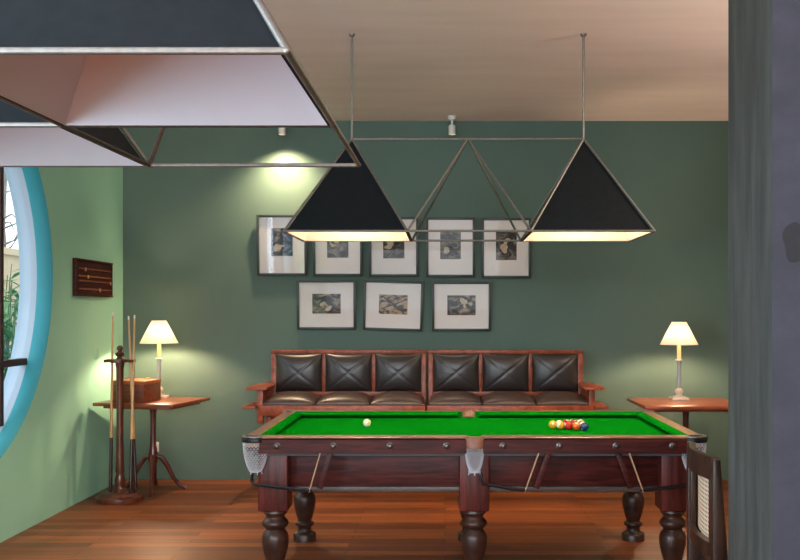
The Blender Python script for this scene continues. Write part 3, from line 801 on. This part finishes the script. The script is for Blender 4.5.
q.prism(poly, .022, Matrix.Translation((0,0,1.125)), 0); q.build('cue_collar', M['cue_rack'], cs, smooth=30)
def cue(px0, py0, dy0, px1, py1, dy1, label):
    Y0 = CY2+dy0; Y1 = CY2+dy1
    p0 = Vector(((px0-VX)*Y0/F, Y0, .0755)); p1 = Vector(((px1-VX)*Y1/F, Y1, CAMZ-(py1-VY)*Y1/F))
    d = p1-p0; ln = d.length
    t = thing('billiard_cue', label, 'cue', p0, 0, 'cues standing in the cue stand')
    t.rotation_euler = d.to_track_quat('Z', 'Y').to_euler()
    sp = .30*ln
    q = MB(); q.lathe([(0,0),(.0125,0),(.0145,.006),(.0142,.1),(.0128,sp),(0,sp)], (0,0,0), 16); q.build('butt', M['ebony'], t)
    q = MB(); q.lathe([(0,sp),(.0128,sp),(.0095,.65*ln),(.0065,ln-.03),(0,ln-.03)], (0,0,0), 16); q.build('shaft', M['maple'], t)
    q = MB(); q.lathe([(0,ln-.03),(.0066,ln-.03),(.006,ln-.006),(.004,ln),(0,ln)], (0,0,0), 16); q.build('ferrule', M['white_metal'], t)
cue(110.5,0,-.045, 113,312,.015, 'cue on the left side of the stand, standing alone')
cue(136,0,-.05, 128.5,316,.02, 'cue at the right of the stand, leaning inwards behind the other')
cue(130.5,0,-.10, 134.5,315,.02, 'cue at the right of the stand, leaning outwards in front')

# ------------------------------------------------------------------ scoreboard, switch, socket
sb = thing('scoreboard', 'dark wooden sliding scoreboard on the light green left wall', 'scoreboard', (XL, 7.685, 1.812)); sb.scale = (1, .92, .86)
q = MB(); q.span((0,-.42,-.155), (.022,.42,.155), .003); q.build('backboard', M['mahogany'], sb)
q = MB(); q.span((.0,-.435,-.175), (.034,.435,-.155), .003); q.span((.0,-.435,.155), (.034,.435,.175), .003); q.span((0,-.435,-.156), (.03,-.415,.156), .002); q.span((0,.415,-.156), (.03,.435,.156), .002); q.build('board_frame', M['mahogany'], sb)
for k, (z, yy) in enumerate(((.085,-.24),(.015,-.18),(-.03,.36),(-.105,.10))):
    q = MB(); q.span((.0215,-.36,z-.007), (.032,.39,z+.007), .002); rl = q.build('score_rail', M['box_wood'] if k == 1 else M['table_top'], sb)
    q = MB(); q.box((.036, yy, z-.006), (.01,.02,.034), .002); q.build('slider', M['brass'] if k == 1 else M['tan'], rl)
t = thing('light_switch', 'small green-painted light switch on the left wall', 'light switch', (XL, 7.79, 1.18))
q = MB(); q.span((0,-.045,-.045), (.008,.045,.045), .003); q.build('switch_plate', M['plate'], t)
q = MB(); q.span((.0075,-.012,-.02), (.012,.012,.02), .002); q.build('rocker', M['plate'], t)
t = thing('wall_socket', 'white power socket low on the back wall behind the left table', 'socket', ((154.6-VX)*8.42/F, YW, .30))
q = MB(); q.span((-.04,-.009,-.045), (.04,0,.045), .003); q.build('socket_plate', M['plastic'], t)
q = MB(); q.box((0,-.022,.0), (.035,.03,.035), .006); q.build('plug', M['plastic'], t)

# ------------------------------------------------------------------ cane back chair
ch = thing('cane_back_chair', 'dark wooden chair with a cane back, beside the dark partition at right', 'chair', (1.075, 3.89, 0), math.radians(-3.2))
def stile(y):
    q = MB(); prof = [(0,0),(.042,0),(.05,.42),(.058,.50),(.052,.62),(.028,.945),(.0,.948),(-.004,.7),(0,.45)]
    Mx = Matrix(((1,0,0,0),(0,0,1,y-.0225),(0,1,0,0),(0,0,0,1)))
    q.prism(prof, .045, Mx, .004); q.build('back_leg', M['chair_wood'], ch)
stile(-.235); stile(.235)
def bowed(name, z0, z1, bow, th, mat, x0, hw=.215, zcurve=0):
    q = MB(); n = 14; vs, fs = [], []
    for i in range(n+1):
        u = 2*i/n-1; y = u*hw; x = x0-bow*(1-u*u); zz = -zcurve*(1-u*u)
        for dx, z in ((0,z0),(th,z0),(th,z1+zz),(0,z1+zz)): vs.append((x+dx, y, z))
    for i in range(n):
        for k in range(4): fs.append((i*4+k, i*4+(k+1)%4, (i+1)*4+(k+1)%4, (i+1)*4+k))
    fs += [(0,1,2,3), tuple(range(n*4, n*4+4))]
    q.faces(vs, fs); return q.build(name, mat, ch, smooth=40)
bowed('crest_rail', .855, .948, .034, .026, M['chair_wood'], .004, .2135)
bowed('lower_rail', .545, .60, .03, .026, M['chair_wood'], .006, .2135)
for s in (-1, 1):
    q = MB(); q.span((.0,s*.185-.016,.598), (.022,s*.185+.016,.858), .003); q.build('panel_stile', M['chair_wood'], ch)
m, nt, p = nodes('woven_cane'); N, L = nt.nodes, nt.links
tc = N.new('ShaderNodeTexCoord'); mp = N.new('ShaderNodeMapping'); mp.inputs['Rotation'].default_value = (0,PI/2,0); ckk = []
sx = N.new('ShaderNodeSeparateXYZ'); L.new(tc.outputs['Object'], sx.inputs[0])
def sinw(src, f):
    a = N.new('ShaderNodeMath'); a.operation = 'MULTIPLY'; L.new(src, a.inputs[0]); a.inputs[1].default_value = f
    s = N.new('ShaderNodeMath'); s.operation = 'SINE'; L.new(a.outputs[0], s.inputs[0]); return s
s1, s2 = sinw(sx.outputs['Y'], 2*PI/.022), sinw(sx.outputs['Z'], 2*PI/.018)
mn = N.new('ShaderNodeMath'); mn.operation = 'MAXIMUM'; L.new(s1.outputs[0], mn.inputs[0]); L.new(s2.outputs[0], mn.inputs[1])
r = N.new('ShaderNodeValToRGB'); r.color_ramp.elements[0].position = .05; r.color_ramp.elements[1].position = .3
r.color_ramp.elements[0].color = srgb(104,84,68); r.color_ramp.elements[1].color = srgb(226,200,172)
L.new(mn.outputs[0], r.inputs[0]); L.new(r.outputs[0], p.inputs['Base Color']); p.inputs['Roughness'].default_value = .6
M['cane'] = m
bowed('cane_panel', .598, .858, .02, .006, M['cane'], .032, .171)
q = MB(); q.span((.05,-.25,.42), (.50,.25,.46), .012); q.build('seat', M['chair_wood'], ch)
for s in (-1, 1):
    q = MB(); q.span((.44,s*.22-.02,0), (.48,s*.22+.02,.422), .004); q.build('front_leg', M['chair_wood'], ch)
    q = MB(); q.span((.04,s*.22-.012,.36), (.45,s*.22+.012,.422), .003); q.build('seat_rail', M['chair_wood'], ch)

# ------------------------------------------------------------------ light
w = bpy.data.worlds.new('World'); sc.world = w; w.use_nodes = True
bg = w.node_tree.nodes['Background']; bg.inputs[0].default_value = (.80,.90,1.0,1); bg.inputs[1].default_value = 1.45

def spot(name, loc, rot, power, size, blend, col, rad=.03):
    l = bpy.data.lights.new(name, 'SPOT'); l.energy = power; l.spot_size = size; l.spot_blend = blend; l.color = col; l.shadow_soft_size = rad
    o = bpy.data.objects.new(name, l); COL.objects.link(o); o.location = loc; o.rotation_euler = rot; return o
def area(name, loc, rot, power, sx_, sy_, col, shape='RECTANGLE'):
    l = bpy.data.lights.new(name, 'AREA'); l.energy = power; l.shape = shape; l.size = sx_; l.size_y = sy_; l.color = col
    o = bpy.data.objects.new(name, l); COL.objects.link(o); o.location = loc; o.rotation_euler = rot; return o
spot('wall_spot_light', (SP1[0], SP1[1], ZC-.17), (math.radians(2), 0, 0), 90, math.radians(130), 1.0, (1,.73,.45), .03)
spot('picture_spot_light', (SP2[0], SP2[1], ZC-.17), (math.radians(-30), 0, 0), 10, math.radians(100), .6, (1,.84,.62), .02)
# added area light high behind the camera, unseen, brightening the room
area('added_rear_light', (.3, YB+.1, 2.78), (PI/2, 0, 0), 210, 6.0, .8, (.93,.96,1.0))
# added lamp outside the unseen near round window, boosting its bluish daylight
area('added_window_light', (XL-.32, CY_NEAR, CZ), (0, -PI/2, 0), 210, 2.5, 2.5, (.56,.77,1.0), 'DISK')
# added warm upward spots, unseen and without fittings, to brighten the ceiling
for x, y, pw in ((3.3, 4.1, 150), (2.6, -.2, 230), (-2.3, -2.2, 340)):
    spot('added_uplight', (x, y, .9), (PI, 0, 0), pw, math.radians(150), .9, (1,.76,.60), .3)
for x, y in ((2.6, 5.0), (2.4, -2.2)):  # added warm fill from ceiling height, out of view, without fittings
    area('added_downlight', (x, y, ZC-.01), (0, 0, 0), 28, .5, .5, (1,.80,.60), 'DISK')

vs = sc.view_settings
vs.view_transform = 'Standard'; vs.look = 'None'; vs.exposure = 1.03; vs.gamma = 1; vs.use_curve_mapping = False
